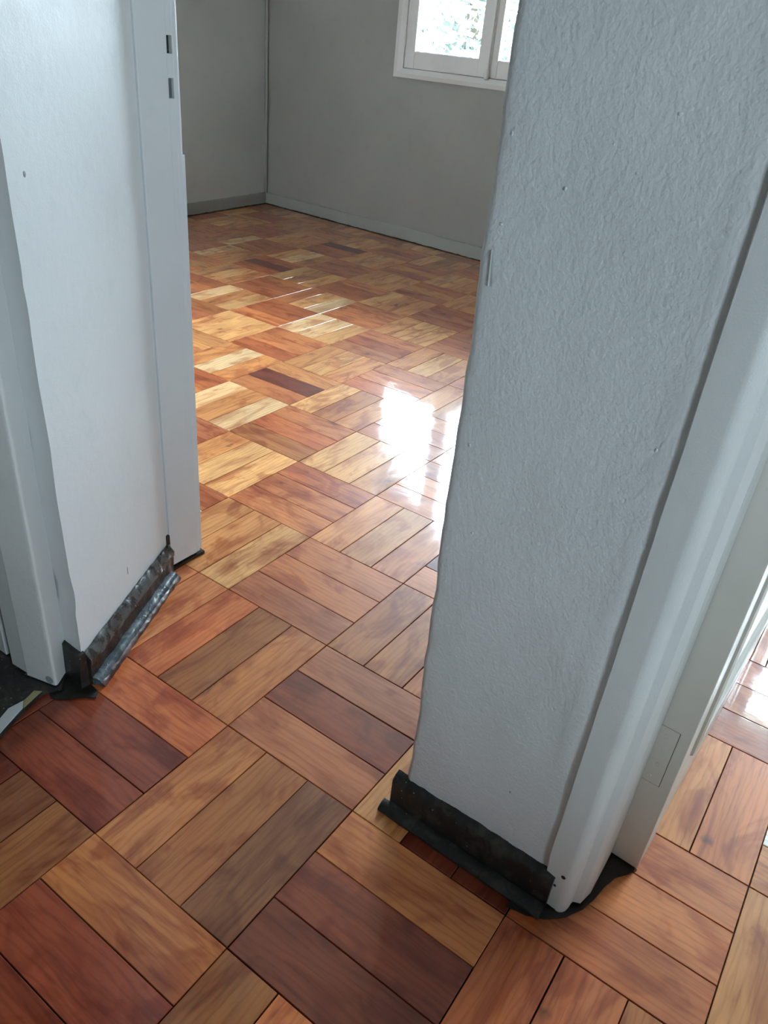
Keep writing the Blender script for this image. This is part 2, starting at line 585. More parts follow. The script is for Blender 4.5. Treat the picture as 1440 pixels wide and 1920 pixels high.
TONES = {
    'P': (242, 194, 142), 'Y': (233, 169, 106), 'T': (216, 144, 84), 'O': (208, 124, 70), 'R': (190, 103, 56),
    'D': (120, 52, 30), 'G': (154, 92, 48), 'M': (186, 106, 66), 'K': (138, 62, 36), 'B': (186, 112, 60), 'N': (136, 82, 48),
}
BLOCKS = {  # (u, v): tones of the three planks
    (-1, 0): 'BGN', (0, 0): 'MKM', (0, -1): 'RGB', (1, -1): 'MOO', (1, 0): 'BBO', (-1, -1): 'KKR', (-2, 0): 'KKB',
    (-2, -1): 'DNG', (-1, 1): 'DKB', (-2, 1): 'GRO', (0, 1): 'TDD', (-1, 2): 'RRB', (0, 2): 'ROO', (1, 2): 'TTO',
    (0, 3): 'TGT', (1, 3): 'TOT', (-2, 2): 'KRR', (-2, -2): 'DKR', (-1, -2): 'DDK', (0, -2): 'OOO',
    (1, -2): 'TTY', (2, -2): 'OOR', (2, -1): 'TTO', (3, -2): 'YYT', (2, -3): 'TYY', (3, -3): 'BRO', (4, -3): 'YBT',
    (3, -4): 'PTP', (4, -4): 'ODT', (5, -4): 'TYT', (4, -5): 'TPT', (5, -5): 'ROO', (6, -5): 'PPY', (5, -6): 'YYY',
    (6, -6): 'ORR', (6, -4): 'ORO', (7, -4): 'TYY', (5, -3): 'ROO', (7, -5): 'OOO', (8, -5): 'YTT', (7, -6): 'OYP',
    (6, -7): 'PTY', (8, -6): 'RRO', (7, -7): 'RRB', (8, -7): 'YTY', (7, -8): 'TYT', (9, -6): 'TYT', (2, 0): 'ODD', (3, -1): 'OOR',
    (9, -7): 'RRR', (8, -8): 'RDR', (9, -8): 'YPT', (10, -7): 'TYT', (10, -8): 'RRD', (9, -9): 'BRR', (6, -3): 'TYT', (4, -2): 'RRO',
}


def proj(pt):
    d = Vector(pt) - CAM
    z = d.dot(_f)
    if z < 0.05:
        return None
    return (720 + F_PX * d.dot(_r) / z, 960 + F_PX * d.dot(_d) / z)


SEGS = [((0.056, -0.335), (0.056, -0.60)), ((0.056, -0.335), (0.337, -0.335)), ((0.19, -0.652), (0.19, -0.688)), ((0.1, -0.648), (0.06, -0.60)),
        ((0.337, -0.6), (3.5, -0.6)), (DG0, DG1), (DG1, (0.337, JY)), ((0.337, JY), (0.337, 3.05)), (DG0, (-0.14, 0.3)), ((-0.14, 0.3), (-0.17, 1.5)),
        (FC, far(3.9)), (LW1, FC), ((0.056, -0.60), (0.19, -0.65)), ((0.193, -0.689), (0.94, -0.722))]


def crosses(a, b, c, d):
    def o(p, q, r):
        return (q[0] - p[0]) * (r[1] - p[1]) - (q[1] - p[1]) * (r[0] - p[0])
    return o(a, b, c) * o(a, b, d) < 0 and o(c, d, a) * o(c, d, b) < 0


def visible(x, y):
    p = proj((x, y, 0))
    if p is None or not (-5 < p[0] < 1445 and -5 < p[1] < 1925):
        return False
    return not any(crosses((CAM.x, CAM.y), (x, y), a, b) for a, b in SEGS)


PW = B / 3
planks = []
rng = random.Random(7)
for u in range(-8, 13):
    for v in range(-12, 11):
        along_u = (u + v) % 2 != 0 or (u, v) == (0, -2)      # one filler strip beside the splayed wall
        tones = BLOCKS.get((u, v))
        for k in range(3):
            if tones:
                tc = tones[k]
            else:
                tc = rng.choice('PYYTTTYOB') if along_u else rng.choice('OORROMRBT')
                if u >= 10 and tc == 'P':
                    tc = 'T'
            if along_u:
                cx, cy, rot = (u + 0.5) * B, -(v + (k + 0.5) / 3) * B, 0.0
                hx, hy = B / 2, PW / 2
            else:
                cx, cy, rot = (u + (k + 0.5) / 3) * B, -(v + 0.5) * B, math.pi / 2
                hx, hy = PW / 2, B / 2
            if cx > 3.62 or cx < -2.2 or cy > 3.30 or cy < -3.3:
                continue
            # the solid walls need no planks under them
            if 0.2 < cx < 0.30 and cy > 0.62:
                continue
            vis = 0
            for a in (-0.9, -0.45, 0, 0.45, 0.9):
                for b2 in (-0.9, -0.45, 0, 0.45, 0.9):
                    if visible(cx + a * hx, cy + b2 * hy):
                        vis += 1
            area = 0.0
            if vis:
                pr = [proj((cx + sx * hx, cy + sy * hy, 0)) for sx, sy in ((-1, -1), (1, -1), (1, 1), (-1, 1))]
                if all(pr):
                    area = abs(sum(pr[i][0] * pr[(i + 1) % 4][1] - pr[(i + 1) % 4][0] * pr[i][1] for i in range(4))) / 2 * vis / 25
                else:
                    area = 1e5
            jb, jr = rng.uniform(0.94, 1.05), rng.uniform(-0.02, 0.02)
            col = [TONES[tc][0] * jb * (1 + jr), TONES[tc][1] * jb, TONES[tc][2] * jb * (1 - jr)]
            planks.append((area, cx, cy, rot, srgb(*[min(255, c) for c in col]), rng.random()))
planks.sort(key=lambda p: -p[0])
N_VIS = min(300, sum(1 for p in planks if p[0] > 0))

GAP = 0.0009


def plank_verts():
    hx, hy, ch, T = B / 2 - GAP, PW / 2 - GAP, 0.0006, -0.012
    vs = [(-hx, -hy, T), (hx, -hy, T), (hx, hy, T), (-hx, hy, T),
          (-hx, -hy, -ch), (hx, -hy, -ch), (hx, hy, -ch), (-hx, hy, -ch),
          (-hx + ch, -hy + ch, 0), (hx - ch, -hy + ch, 0), (hx - ch, hy - ch, 0), (-hx + ch, hy - ch, 0)]
    fs = [(8, 9, 10, 11)]
    for a in (0, 4):
        for i in range(4):
            j = (i + 1) % 4
            fs.append((a + i, a + j, a + 4 + j, a + 4 + i))
    return vs, fs


pv, pf = plank_verts()
first = mesh_obj('plank', pv, pf, M['wood'], floor)
for i, (area, cx, cy, rot, col, sd) in enumerate(planks[:N_VIS]):
    o = first if i == 0 else first.copy()
    if i:
        COL.objects.link(o)
    o.parent = floor
    rr = random.Random(i * 31 + 5)
    flip = math.pi if rr.random() < 0.5 else 0.0
    o.location = (cx + rr.uniform(-1, 1) * 0.0003, cy + rr.uniform(-1, 1) * 0.0003, rr.uniform(-0.0004, 0.0))
    o.rotation_euler = (rr.uniform(-1, 1) * 0.0022, rr.uniform(-1, 1) * 0.0009, rot + flip + rr.uniform(-1, 1) * 0.0012)
    o.color = col
# the rest of the field, which the photograph does not show, as one part
vs, fs, uvs, cols, seeds = [], [], [], [], []
for (area, cx, cy, rot, col, sd) in planks[N_VIS:]:
    b = len(vs)
    c, s = math.cos(rot), math.sin(rot)
    vs += [(cx + x * c - y * s, cy + x * s + y * c, z - 0.0002) for x, y, z in pv]
    fs += [tuple(b + i for i in f) for f in pf]
    uvs += [(x, y) for x, y, z in pv]
    cols += [col] * len(pv)
    seeds += [sd] * len(pv)
me = bpy.data.meshes.new('plank_field')
me.from_pydata(vs, [], fs)
uvl = me.uv_layers.new(name='UVMap')
for lp in me.loops:
    uvl.data[lp.index].uv = uvs[lp.vertex_index]
ca = me.color_attributes.new('plank_color', 'FLOAT_COLOR', 'POINT')
sa = me.attributes.new('plank_seed', 'FLOAT', 'POINT')
for i in range(len(vs)):
    ca.data[i].color = cols[i]
    sa.data[i].value = seeds[i]
me.materials.append(M['wood_stuff'])
pfld = bpy.data.objects.new('plank_field', me)
COL.objects.link(pfld)
pfld.parent = floor
tag(pfld, kind='stuff')

# ------------------------------------------------------------------ skirtings
# splayed hall wall: worn grey board with a bluish shoe moulding
bl = tag(empty('baseboard_left', (0, 0, 0)), 'worn dark skirting with bluish shoe moulding on the splayed wall', 'baseboard', 'structure')
d0, d1 = (-0.093, 0.2695), (0.238, 0.4245)
extrude_run('board', [(-0.004, 0.0), (0.013, 0.0), (0.014, 0.050), (0.0135, 0.060), (0.0045, 0.072), (-0.004, 0.072)], d0, d1, M['brown_skirt'], bl, 60, 0.003, 1.0, zj=0.003)
extrude_run('top_edge', [(0.0138, 0.047), (0.0155, 0.048), (0.0158, 0.059), (0.0065, 0.0735), (0.002, 0.0745), (0.002, 0.071)], d0, d1, M['grey_skirt'], bl, 70, 0.0022, 2.0, zj=0.003)
extrude_run('shoe_moulding', [(0.012, 0.0), (0.030, 0.0), (0.0300, 0.007), (0.027, 0.0125), (0.021, 0.0160), (0.012, 0.0175)], d0, (0.222, 0.4170), M['shoe_blue'], bl, 70, 0.0012, 3.0, zj=0.0008)
extrude_run('shoe_edge', [(0.027, 0.0), (0.0365, 0.0), (0.0355, 0.0035), (0.0330, 0.0065), (0.027, 0.0085)], d0, (0.222, 0.4170), M['shoe_red'], bl, 70, 0.0022, 11.0, zj=0.002)
# black return beside the left-hand casing
m = MB()
ret = tag(empty('baseboard_return', (0, 0, 0)), 'short black skirting return beside the left-hand door casing', 'baseboard', 'structure')
extrude_run('board', [(-0.004, 0.0), (0.012, 0.0), (0.012, 0.030), (0.008, 0.078), (-0.004, 0.080)], (-0.095, 0.334), (-0.096, 0.262), M['black_skirt'], ret, 16, 0.003, 4.0, zj=0.005)
m = MB().prism([(-0.150, 0.300), (-0.158, 0.283), (-0.143, 0.262), (-0.122, 0.246), (-0.106, 0.226), (-0.094, 0.236), (-0.090, 0.270), (-0.10, 0.32)], 0.0004, 0.0022)
m.build('floor_residue', M['tar'], ret)
# pier: black skirting
br = tag(empty('baseboard_right', (0, 0, 0)), 'black paint-specked skirting along the foot of the plaster pier', 'baseboard', 'structure')
q0, q1 = (PIER_X, -0.322), (PIER_X, -0.601)
extrude_run('board', [(-0.004, 0.0), (0.013, 0.0), (0.014, 0.055), (0.012, 0.066), (0.006, 0.072), (-0.004, 0.074)], q0, q1, M['black_skirt'], br, 60, 0.003, 5.0, zj=0.004)
extrude_run('shoe_moulding', [(0.012, 0.0), (0.030, 0.0), (0.031, 0.006), (0.027, 0.011), (0.020, 0.014), (0.012, 0.015)], (PIER_X, -0.312), (PIER_X - 0.004, -0.601), M['black_skirt'], br, 60, 0.0018, 6.0, zj=0.0012)
m = MB().prism([(0.012, -0.555), (0.018, -0.585), (0.030, -0.609), (0.052, -0.632), (0.079, -0.647), (0.105, -0.655), (0.135, -0.660), (0.160, -0.668), (0.176, -0.680), (0.194, -0.690),
                (0.196, -0.645), (0.10, -0.60), (0.05, -0.56)], 0.0004, 0.0022)
m.build('floor_residue', M['tar'], br)
# sliver of wood against the pier's doorway corner
# bright room skirtings (painted)
bf = tag(empty('baseboard_far', (0, 0, 0)), 'grey painted skirting under the window wall', 'baseboard', 'structure')
extrude_run('board', [(-0.004, 0.008), (0.012, 0.006), (0.0125, 0.062), (0.007, 0.074), (-0.004, 0.076)], FC, far(3.85), M['skirt_paint'], bf, 150, 0.002, 7.0, zj=0.004)
extrude_run('floor_gap', [(-0.004, 0.0), (0.016, 0.0), (0.015, 0.003), (-0.004, 0.010)], FC, far(3.85), M['grime_shade'], bf, 150, 0.006, 8.0)
b2 = tag(empty('baseboard_room_left', (0, 0, 0)), 'grey painted skirting on the left wall of the bright room', 'baseboard', 'structure')
extrude_run('board', [(-0.004, 0.008), (0.012, 0.006), (0.0125, 0.062), (0.007, 0.074), (-0.004, 0.076)], LW1, FC, M['skirt_paint'], b2, 130, 0.002, 9.0, zj=0.004)
extrude_run('floor_gap', [(-0.004, 0.0), (0.016, 0.0), (0.015, 0.003), (-0.004, 0.010)], LW1, FC, M['grime_shade'], b2, 130, 0.006, 10.0)
# bead in the far corner
m = MB()
cx, cy = FC[0] - 0.012, FC[1] - 0.012
m.prism([(cx + 0.011 * math.cos(a * math.pi / 6), cy + 0.011 * math.sin(a * math.pi / 6)) for a in range(12)], 0.074, CEIL)
tag(m.build('trim_4', M['skirt_paint'], smooth=True), 'thin painted bead running up the far room corner', 'trim', 'structure')

# ------------------------------------------------------------------ door jamb of the middle doorway, with lock pockets
tj = tag(empty('trim_2', (0.29, JY, 0)), 'painted door jamb with two lock pockets left of the doorway', 'door jamb', 'structure')


def loc(o, parent):
    """keep world coordinates although the parent sits elsewhere"""
    o.parent = parent
    o.matrix_parent_inverse = parent.matrix_world.inverted()
    return o


bpy.context.view_layer.update()
# jamb board built around the two openings
hx0, hx1 = 0.308, 0.3195
Z = [0.012, 0.946, 0.976, 1.011, 1.037, 2.05]
m = MB()
x0, x1, yf, yb = 0.2445, 0.3305, JY - 0.003, JY + 0.03
m.bevel_box(x0, hx0, yf, yb, Z[0], Z[5], 0.0018)
m.box(hx0 - 0.002, hx1, yf + 0.0004, yb, Z[0], Z[1])
m.box(hx0 - 0.002, hx1, yf + 0.0004, yb, Z[2], Z[3])
m.box(hx0 - 0.002, hx1, yf + 0.0004, yb, Z[4], Z[5])
m.bevel_box(hx1 - 0.0003, x1, yf + 0.0002, yb, Z[0], Z[5], 0.0018)
loc(m.build('jamb_board', M['jamb']), tj)
loc(MB().box(hx0 - 0.001, hx1 + 0.001, JY + 0.006, JY + 0.008, Z[3] - 0.002, Z[4] + 0.002).build('latch_pocket', M['dark_hole']), tj)  # near-black plate stands in for the shade inside the hole
loc(MB().box(hx0 - 0.001, hx1 + 0.001, JY + 0.004, JY + 0.006, Z[1] - 0.002, Z[2] + 0.002).build('bolt_pocket', M['grey_hole']), tj)
loc(MB().bevel_box(0.3300, 0.3378, JY - 0.001, JY + 0.03, 0.016, 0.858, 0.0012).build('edge_strip', M['jamb']), tj)
m = MB()
m.prism([(0.3305, JY + 0.001), (0.3345, JY + 0.001), (0.3350, JY + 0.02), (0.3305, JY + 0.02)], 0.858, 2.05)
loc(m.build('edge_bead', M['window']), tj)
loc(MB().prism([(0.236, 0.4215), (0.2440, 0.4205), (0.2440, 0.43), (0.236, 0.43)], 0.072, 0.096).build('joint_grime', M['grime_shade']), tj)
loc(MB().prism([(0.226, 0.410), (0.246, 0.4165), (0.300, 0.4190), (0.340, 0.4175), (0.341, 0.44), (0.226, 0.44)], 0.0004, 0.0080).build('foot_residue', M['tar']), tj)

# ------------------------------------------------------------------ left-hand door casing, jamb, door and threshold
tl = tag(empty('trim_1', (-0.13, 0.32, 0)), 'painted casing of the left-hand door at the picture edge', 'door casing', 'structure')
bpy.context.view_layer.update()
m = MB()
pts = [(-0.094, 0.3185)]
A0, A1 = Vector((-0.094, 0.3175)), Vector((-0.139, 0.2925))
pts += [tuple(A0.lerp(A1, 0.86))]
for k in range(1, 5):
    a = k / 5
    p = A0.lerp(A1, 0.86).lerp(A1, a)
    q = A1.lerp(Vector((-0.155, 0.356)), 0.10 * a)
    pts.append(tuple(p.lerp(q, a)))
pts += [(-0.1415, 0.302), (-0.1555, 0.356), (-0.095, 0.372)]
m.prism(pts, 0.012, 2.12)
loc(m.build('casing', M['trim'], smooth=True), tl)
m = MB().prism([(-0.146, 0.3535), (-0.1545, 0.3575), (-0.1575, 0.398), (-0.095, 0.402), (-0.095, 0.36)], 0.016, 2.10)
loc(m.build('jamb_strip', M['trim']), tl)
loc(MB().box(-0.112, -0.0955, 0.400, 0.44, 0.002, 2.05).build('rebate', M['grime_shade']), tl)  # dark strip standing in for shade between door and jamb
pl = Vector((-0.1425, 0.3065, 0.022))
fd = Vector((-0.0140, 0.054, 0)).normalized()
fn = Vector((-fd.y, fd.x, 0))
vs = [tuple(pl + fn * 0.0008 + fd * 0.0085 * math.cos(a * math.pi / 8) + Vector((0, 0, 0.0085 * math.sin(a * math.pi / 8)))) for a in range(16)]
vs += [tuple(Vector(v) - fn * 0.004) for v in vs]
loc(mesh_obj('wood_plug', vs, [tuple(range(16)), tuple(range(16, 32))] + [(i, (i + 1) % 16, 16 + (i + 1) % 16, 16 + i) for i in range(16)], M['scuff']), tl)
dl = tag(empty('door_2', (-0.155, 0.80, 0)), 'pale painted door at the left edge beside the casing', 'door', 'structure')
bpy.context.view_layer.update()
loc(MB().bevel_box(-0.150, -0.112, 0.430, 1.17, 0.012, 2.04, 0.002).build('slab', M['trim']), dl)
loc(MB().bevel_box(-0.156, -0.149, 0.52, 1.06, 0.20, 0.95, 0.003).build('lower_panel', M['trim']), dl)
loc(MB().bevel_box(-0.156, -0.149, 0.52, 1.06, 1.10, 1.92, 0.003).build('upper_panel', M['trim']), dl)
th = tag(empty('threshold', (-0.2, 0.4, 0)), 'dark worn threshold below the left-hand door', 'threshold', 'structure')
th.name = 'trim_5'
bpy.context.view_layer.update()
loc(MB().prism([(-0.134, 0.286), (-0.160, 0.303), (-0.205, 0.291), (-0.250, 0.274), (-0.300, 0.252), (-0.60, 0.18), (-0.60, 0.9), (-0.10, 0.9), (-0.10, 0.32)], 0.0004, 0.009).build('tread', M['threshold']), th)
loc(MB().prism([(-0.206, 0.2935), (-0.196, 0.3075), (-0.222, 0.3105), (-0.252, 0.297), (-0.275, 0.279), (-0.290, 0.2590), (-0.250, 0.2765)], 0.008, 0.0105).build('paint_patch', M['smooth']), th)
loc(MB().prism([(-0.162, 0.304), (-0.205, 0.2925), (-0.196, 0.3070), (-0.170, 0.315)], 0.008, 0.0102).build('paint_patch', M['cream']), th)

# ------------------------------------------------------------------ right-hand casing and jamb
tr = tag(empty('trim_3', (0.08, -0.61, 0)), 'moulded painted door casing on the right side of the plaster pier', 'door casing', 'structure')
bpy.context.view_layer.update()
prof = [(0.060, -0.5832), (0.0512, -0.5836), (0.0500, -0.5848), (0.0498, -0.6140), (0.0501, -0.6165), (0.0518, -0.6205), (0.0548, -0.6245), (0.0592, -0.6275),
        (0.0650, -0.6292), (0.0735, -0.6300), (0.0740, -0.6303), (0.0745, -0.6312), (0.0785, -0.6398), (0.0795, -0.6408), (0.107, -0.6468), (0.108, -0.600), (0.060, -0.600)]


def tall(name, prof, z0, z1, mat, wav=0.0):
    n, K = len(prof), 60
    vs, fs = [], []
    for k in range(K + 1):
        z = z0 + (z1 - z0) * k / K
        for i, (x, y) in enumerate(prof):
            e = wav * noise.noise(Vector((i * 0.31, 3.0, z * 6)))
            if i < 3:
                e += wav * 3 * noise.noise(Vector((7.0, 3.0, z * 14)))
                y = y - max(0, 0.10 - z) * 0.10
            zz = z
            if k == 0:
                zz = z0 + 0.004 * math.cos(i * 0.55)
            vs.append((x, y + e, zz))
    for k in range(K):
        for i in range(n):
            j = (i + 1) % n
            fs.append((k * n + i, k * n + j, (k + 1) * n + j, (k + 1) * n + i))
    fs += [tuple(range(n)), tuple(K * n + i for i in range(n))]
    return mesh_obj(name, vs, fs, mat, None, True)


loc(tall('casing', prof, 0.006, 2.12, M['trim'], 0.0003), tr)
loc(MB().box(0.1065, 0.1915, -0.6470, -0.600, 0.010, 2.05).build('jamb', M['trim']), tr)
for (y, z, r) in ((-0.611, 0.080, 0.0036), (-0.6035, 0.054, 0.0024)):
    loc(MB().lathe([(r, 0.0), (r * 0.9, -0.0006)], 10, 'X', (0.0500, y, z)).build('nail_hole', M['tar']), tr)
# head casing and far jamb of that doorway
loc(MB().box(0.048, 0.19, -1.44, -0.60, 2.03, 2.10).build('head', M['trim']), tr)
loc(MB().box(0.048, 0.19, -1.50, -1.44, 0.0, 2.10).build('far_jamb', M['trim']), tr)

# ------------------------------------------------------------------ open door into the right-hand room
d3 = empty('door_1', (0.193, -0.6485, 0))
d3.rotation_euler = (0, 0, math.radians(-2.4))
tag(d3, 'cream painted door standing open into the right-hand room', 'door', 'structure')
# local: x along the door, y from 0 (back) to -0.038 (face)
DW, DH = 0.76, 2.03
m = MB()
m.bevel_box(0.0, 0.075, -0.0405, 0.0035, 0.006, DH, 0.0012)
st = m.build('hinge_stile', M['door'], d3)
MB().bevel_box(0.0752, DW - 0.09, -0.0375, -0.0005, 0.006, 0.19, 0.0012).build('bottom_rail', M['door'], d3)
MB().bevel_box(0.0752, DW - 0.09, -0.0375, -0.0005, 0.88, 1.00, 0.0012).build('lock_rail', M['door'], d3)
MB().bevel_box(0.0752, DW - 0.09, -0.0375, -0.0005, 1.92, DH, 0.0012).build('top_rail', M['door'], d3)
MB().bevel_box(DW - 0.0898, DW, -0.0405, 0.0035, 0.006, DH, 0.0012).build('lock_stile', M['door'], d3)


def raised_panel(z0, z1):
    x0, x1 = 0.075, DW - 0.09
    rings = [(0.0, -0.0300), (0.006, -0.0440), (0.014, -0.0465), (0.026, -0.0440), (0.034, -0.036), (0.060, -0.0365)]
    vs, fs = [], []
    for i, y in rings:
        vs += [(x0 + i, y, z0 + i), (x1 - i, y, z0 + i), (x1 - i, y, z1 - i), (x0 + i, y, z1 - i)]
    vs += [(x0, -0.008, z0), (x1, -0.008, z0), (x1, -0.008, z1), (x0, -0.008, z1)]
    R_ = len(rings)
    for k in range(R_ - 1):
        for i in range(4):
            j = (i + 1) % 4
            fs.append((k * 4 + i, k * 4 + j, k * 4 + 4 + j, k * 4 + 4 + i))
    e = (R_ - 1) * 4
    fs.append((e, e + 1, e + 2, e + 3))
    q = R_ * 4
    for i in range(4):
        j = (i + 1) % 4
        fs.append((i, j, q + j, q + i))
    fs.append((q, q + 1, q + 2, q + 3))
    return mesh_obj('panel', vs, fs, M['door'], d3, True)


raised_panel(0.19, 0.88)
raised_panel(1.0, 1.92)
for zc in (0.238, 1.75):
    MB().box(-0.0003, 0.002, -0.0252, 0.0025, zc - 0.0532, zc + 0.0562).build('hinge_mortise', M['grime_shade'], d3)
    hg = MB().bevel_box(-0.0008, 0.002, -0.0244, 0.0025, zc - 0.0525, zc + 0.0560, 0.0004).build('hinge_leaf', M['door'], d3)
    for dy, dz in ((-0.006, -0.040), (-0.0125, -0.014), (-0.0125, 0.017), (-0.010, 0.041)):
        MB().lathe([(0.0042, 0.001), (0.0042, -0.0004), (0.0026, -0.0010), (0.0012, -0.0003)], 12, 'X', (-0.0008, dy, zc + dz)).build('screw', M['door'], hg)
tag(bpy.data.objects['hinge_leaf'], 'painted-over hinge leaf let into the door edge')

# ------------------------------------------------------------------ window of the bright room
WM = frame_matrix(FC, far(1.0))           # local: x along wall from the corner, -y into the room, +y outwards
w1 = empty('window_1')
w1.matrix_world = WM
tag(w1, 'white casement window glowing with daylight in the far wall', 'window', 'structure')


def sx(y):
    return (FC[1] - y) / 0.9981


WY0, WY1 = sx(2.190), sx(0.397)           # outer edges of the casing
XI0, XI1 = sx(2.128), sx(0.459)
ZS, ZI, ZTOP = 0.884, 0.931, 2.20


def wpart(name, m, mat='window', parent=None, smooth=False):
    return m.build(name, M[mat], parent or w1, smooth)


# casing with mitred corners, proud of the wall
def casing_piece(name, a, b, c, d):
    """outer edge a-b, inner edge c-d in (x,z); bevelled section"""
    vs = []
    for (x, z), y in ((a, 0.002), (b, 0.002), (a, -0.014), (b, -0.014)):
        vs.append((x, y, z))
    for (x, z), (x2, z2) in ((a, c), (b, d)):
        vs.append((x + (x2 - x) * 0.45, -0.020, z + (z2 - z) * 0.45))
    for (x, z) in (c, d):
        vs.append((x, -0.010, z))
    for (x, z) in (c, d):
        vs.append((x, 0.05, z))
    fs = [(0, 1, 3, 2), (2, 3, 5, 4), (4, 5, 7, 6), (6, 7, 9, 8), (8, 9, 1, 0), (0, 2, 4, 6, 8), (1, 3, 5, 7, 9)]
    return mesh_obj(name, vs, fs, M['window'], w1)


O = [(WY0, ZS), (WY1, ZS), (WY1, ZTOP + 0.06), (WY0, ZTOP + 0.06)]
I = [(XI0, ZI), (XI1, ZI), (XI1, ZTOP), (XI0, ZTOP)]
for nm, a, b in (('bottom_casing', 0, 1), ('side_casing', 1, 2), ('head_casing', 2, 3), ('side_casing', 3, 0)):
    casing_piece(nm, O[a], O[b], I[a], I[b])


def sash(xa, xb, ga, gb):
    s = empty('sash')
    s.parent = w1
    zb, zt, gz, gt = ZI + 0.003, ZTOP - 0.003, 1.016, ZTOP - 0.06
    yf, yb = -0.004, 0.036
    MB().bevel_box(xa, ga, yf, yb, zb, zt, 0.0015).build('stile', M['window'], s)
    MB().bevel_box(gb, xb, yf, yb, zb, zt, 0.0015).build('stile', M['window'], s)
    MB().bevel_box(ga + 0.0003, gb - 0.0003, yf + 0.001, yb, zb, gz, 0.0015).build('rail', M['window'], s)
    MB().bevel_box(ga + 0.0003, gb - 0.0003, yf + 0.001, yb, gt, zt, 0.0015).build('rail', M['window'], s)
    # lumpy putty bead at the bottom of the glass
    n = 30
    vs, fs = [], []
    for i in range(n + 1):
        x = ga + (gb - ga) * i / n
        h = 0.006 + 0.004 * noise.noise(Vector((x * 40, 1.0, 2.0)))
        vs += [(x, 0.006, gz - 0.002), (x, 0.006, gz + h * 0.4), (x, 0.017, gz + h), (x, 0.017, gz - 0.002)]
    for i in range(n):
        for k in range(4):
            fs.append((i * 4 + k, i * 4 + (k + 1) % 4, i * 4 + 4 + (k + 1) % 4, i * 4 + 4 + k))
    fs += [(0, 1, 2, 3), tuple(n * 4 + k for k in range(4))]
    mesh_obj('putty', vs, fs, M['window'], s)
    MB().box(ga - 0.004, gb + 0.004, 0.018, 0.021, gz - 0.004, gt + 0.004).build('pane', M['glass'], s)
    return s


sash(XI0 + 0.0025, sx(1.578), sx(2.058), sx(1.629))
sash(sx(1.5765), sx(1.022), sx(1.508), sx(1.078))
sash(sx(1.020), XI1 - 0.0025, sx(0.964), sx(0.520))  # third sash is added, unseen, to bring more daylight into the room
# meeting bead and bolt rod
MB().bevel_box(sx(1.579), sx(1.545), -0.012, -0.0035, ZI + 0.006, ZTOP - 0.01, 0.002).build('meeting_bead', M['window'], w1)
rod = MB().lathe([(0.0055, ZI + 0.03), (0.0055, ZTOP - 0.02)], 10, 'Z', (sx(1.555), -0.018, 0)).build('bolt_rod', M['window'], w1, True)
MB().lathe([(0.004, -0.014), (0.012, -0.010), (0.017, 0.004), (0.015, 0.020), (0.009, 0.034), (0.0055, 0.040)], 14, 'Z', (sx(1.555), -0.022, ZI + 0.006)).build('bolt_knob', M['window'], rod, True)
MB().lathe([(0.0045, -0.02), (0.006, -0.012), (0.006, 0.04), (0.0045, 0.048)], 10, 'Z', (XI0 + 0.002, -0.011, 1.06)).build('hinge', M['window'], w1, True)
MB().lathe([(0.0045, -0.02), (0.006, -0.012), (0.006, 0.04), (0.0045, 0.048)], 10, 'Z', (XI0 + 0.002, -0.011, 2.0)).build('hinge', M['window'], w1, True)
# rebate stop behind the sashes
m = MB().box(XI0 - 0.012, XI1 + 0.012, 0.037, 0.055, ZI - 0.02, ZI + 0.025).box(XI0 - 0.012, XI1 + 0.012, 0.037, 0.055, ZTOP - 0.03, ZTOP + 0.02)
m.box(XI0 - 0.02, XI0 + 0.02, 0.037, 0.055, ZI + 0.025, ZTOP - 0.03).box(XI1 - 0.02, XI1 + 0.02, 0.037, 0.055, ZI + 0.025, ZTOP - 0.03)
m.build('rebate_stop', M['window'], w1)
# outside sill
MB().box(XI0 - 0.03, XI1 + 0.03, 0.04, 0.20, ZI - 0.05, ZI - 0.012).build('outer_sill', M['window'], w1)


# two unseen windows for daylight; the hall one is assumed, placed for its light
def plain_window(name, mw, x0, x1, z0, z1, label):
    w = empty(name)
    w.matrix_world = mw
    tag(w, label, 'window', 'structure')
    f = MB()
    f.box(x0, x1, 0.0, 0.06, z0, z0 + 0.05).box(x0, x1, 0.0, 0.06, z1 - 0.05, z1)
    f.box(x0, x0 + 0.05, 0.0, 0.06, z0 + 0.05, z1 - 0.05).box(x1 - 0.05, x1, 0.0, 0.06, z0 + 0.05, z1 - 0.05)
    f.build('frame', M['window'], w)
    xm = (x0 + x1) / 2
    MB().bevel_box(xm - 0.04, xm + 0.04, -0.004, 0.05, z0 + 0.05, z1 - 0.05, 0.003).build('mullion', M['window'], w)
    for a, b in ((x0 + 0.05, xm - 0.04), (xm + 0.04, x1 - 0.05)):
        MB().box(a, b, 0.02, 0.023, z0 + 0.05, z1 - 0.05).build('pane', M['glass'], w)
    return w


plain_window('window_2', frame_matrix((3.44, -0.60), (3.30, -3.0)), 0.16, 1.36, 0.98, 2.3, 'white casement window of the right-hand room')
plain_window('window_3', frame_matrix((0.19, -2.3), (-2.2, -2.3)), 0.96, 1.60, 0.90, 1.58, 'assumed white window, unseen, at the end of the hall')

# ------------------------------------------------------------------ small marks on the walls


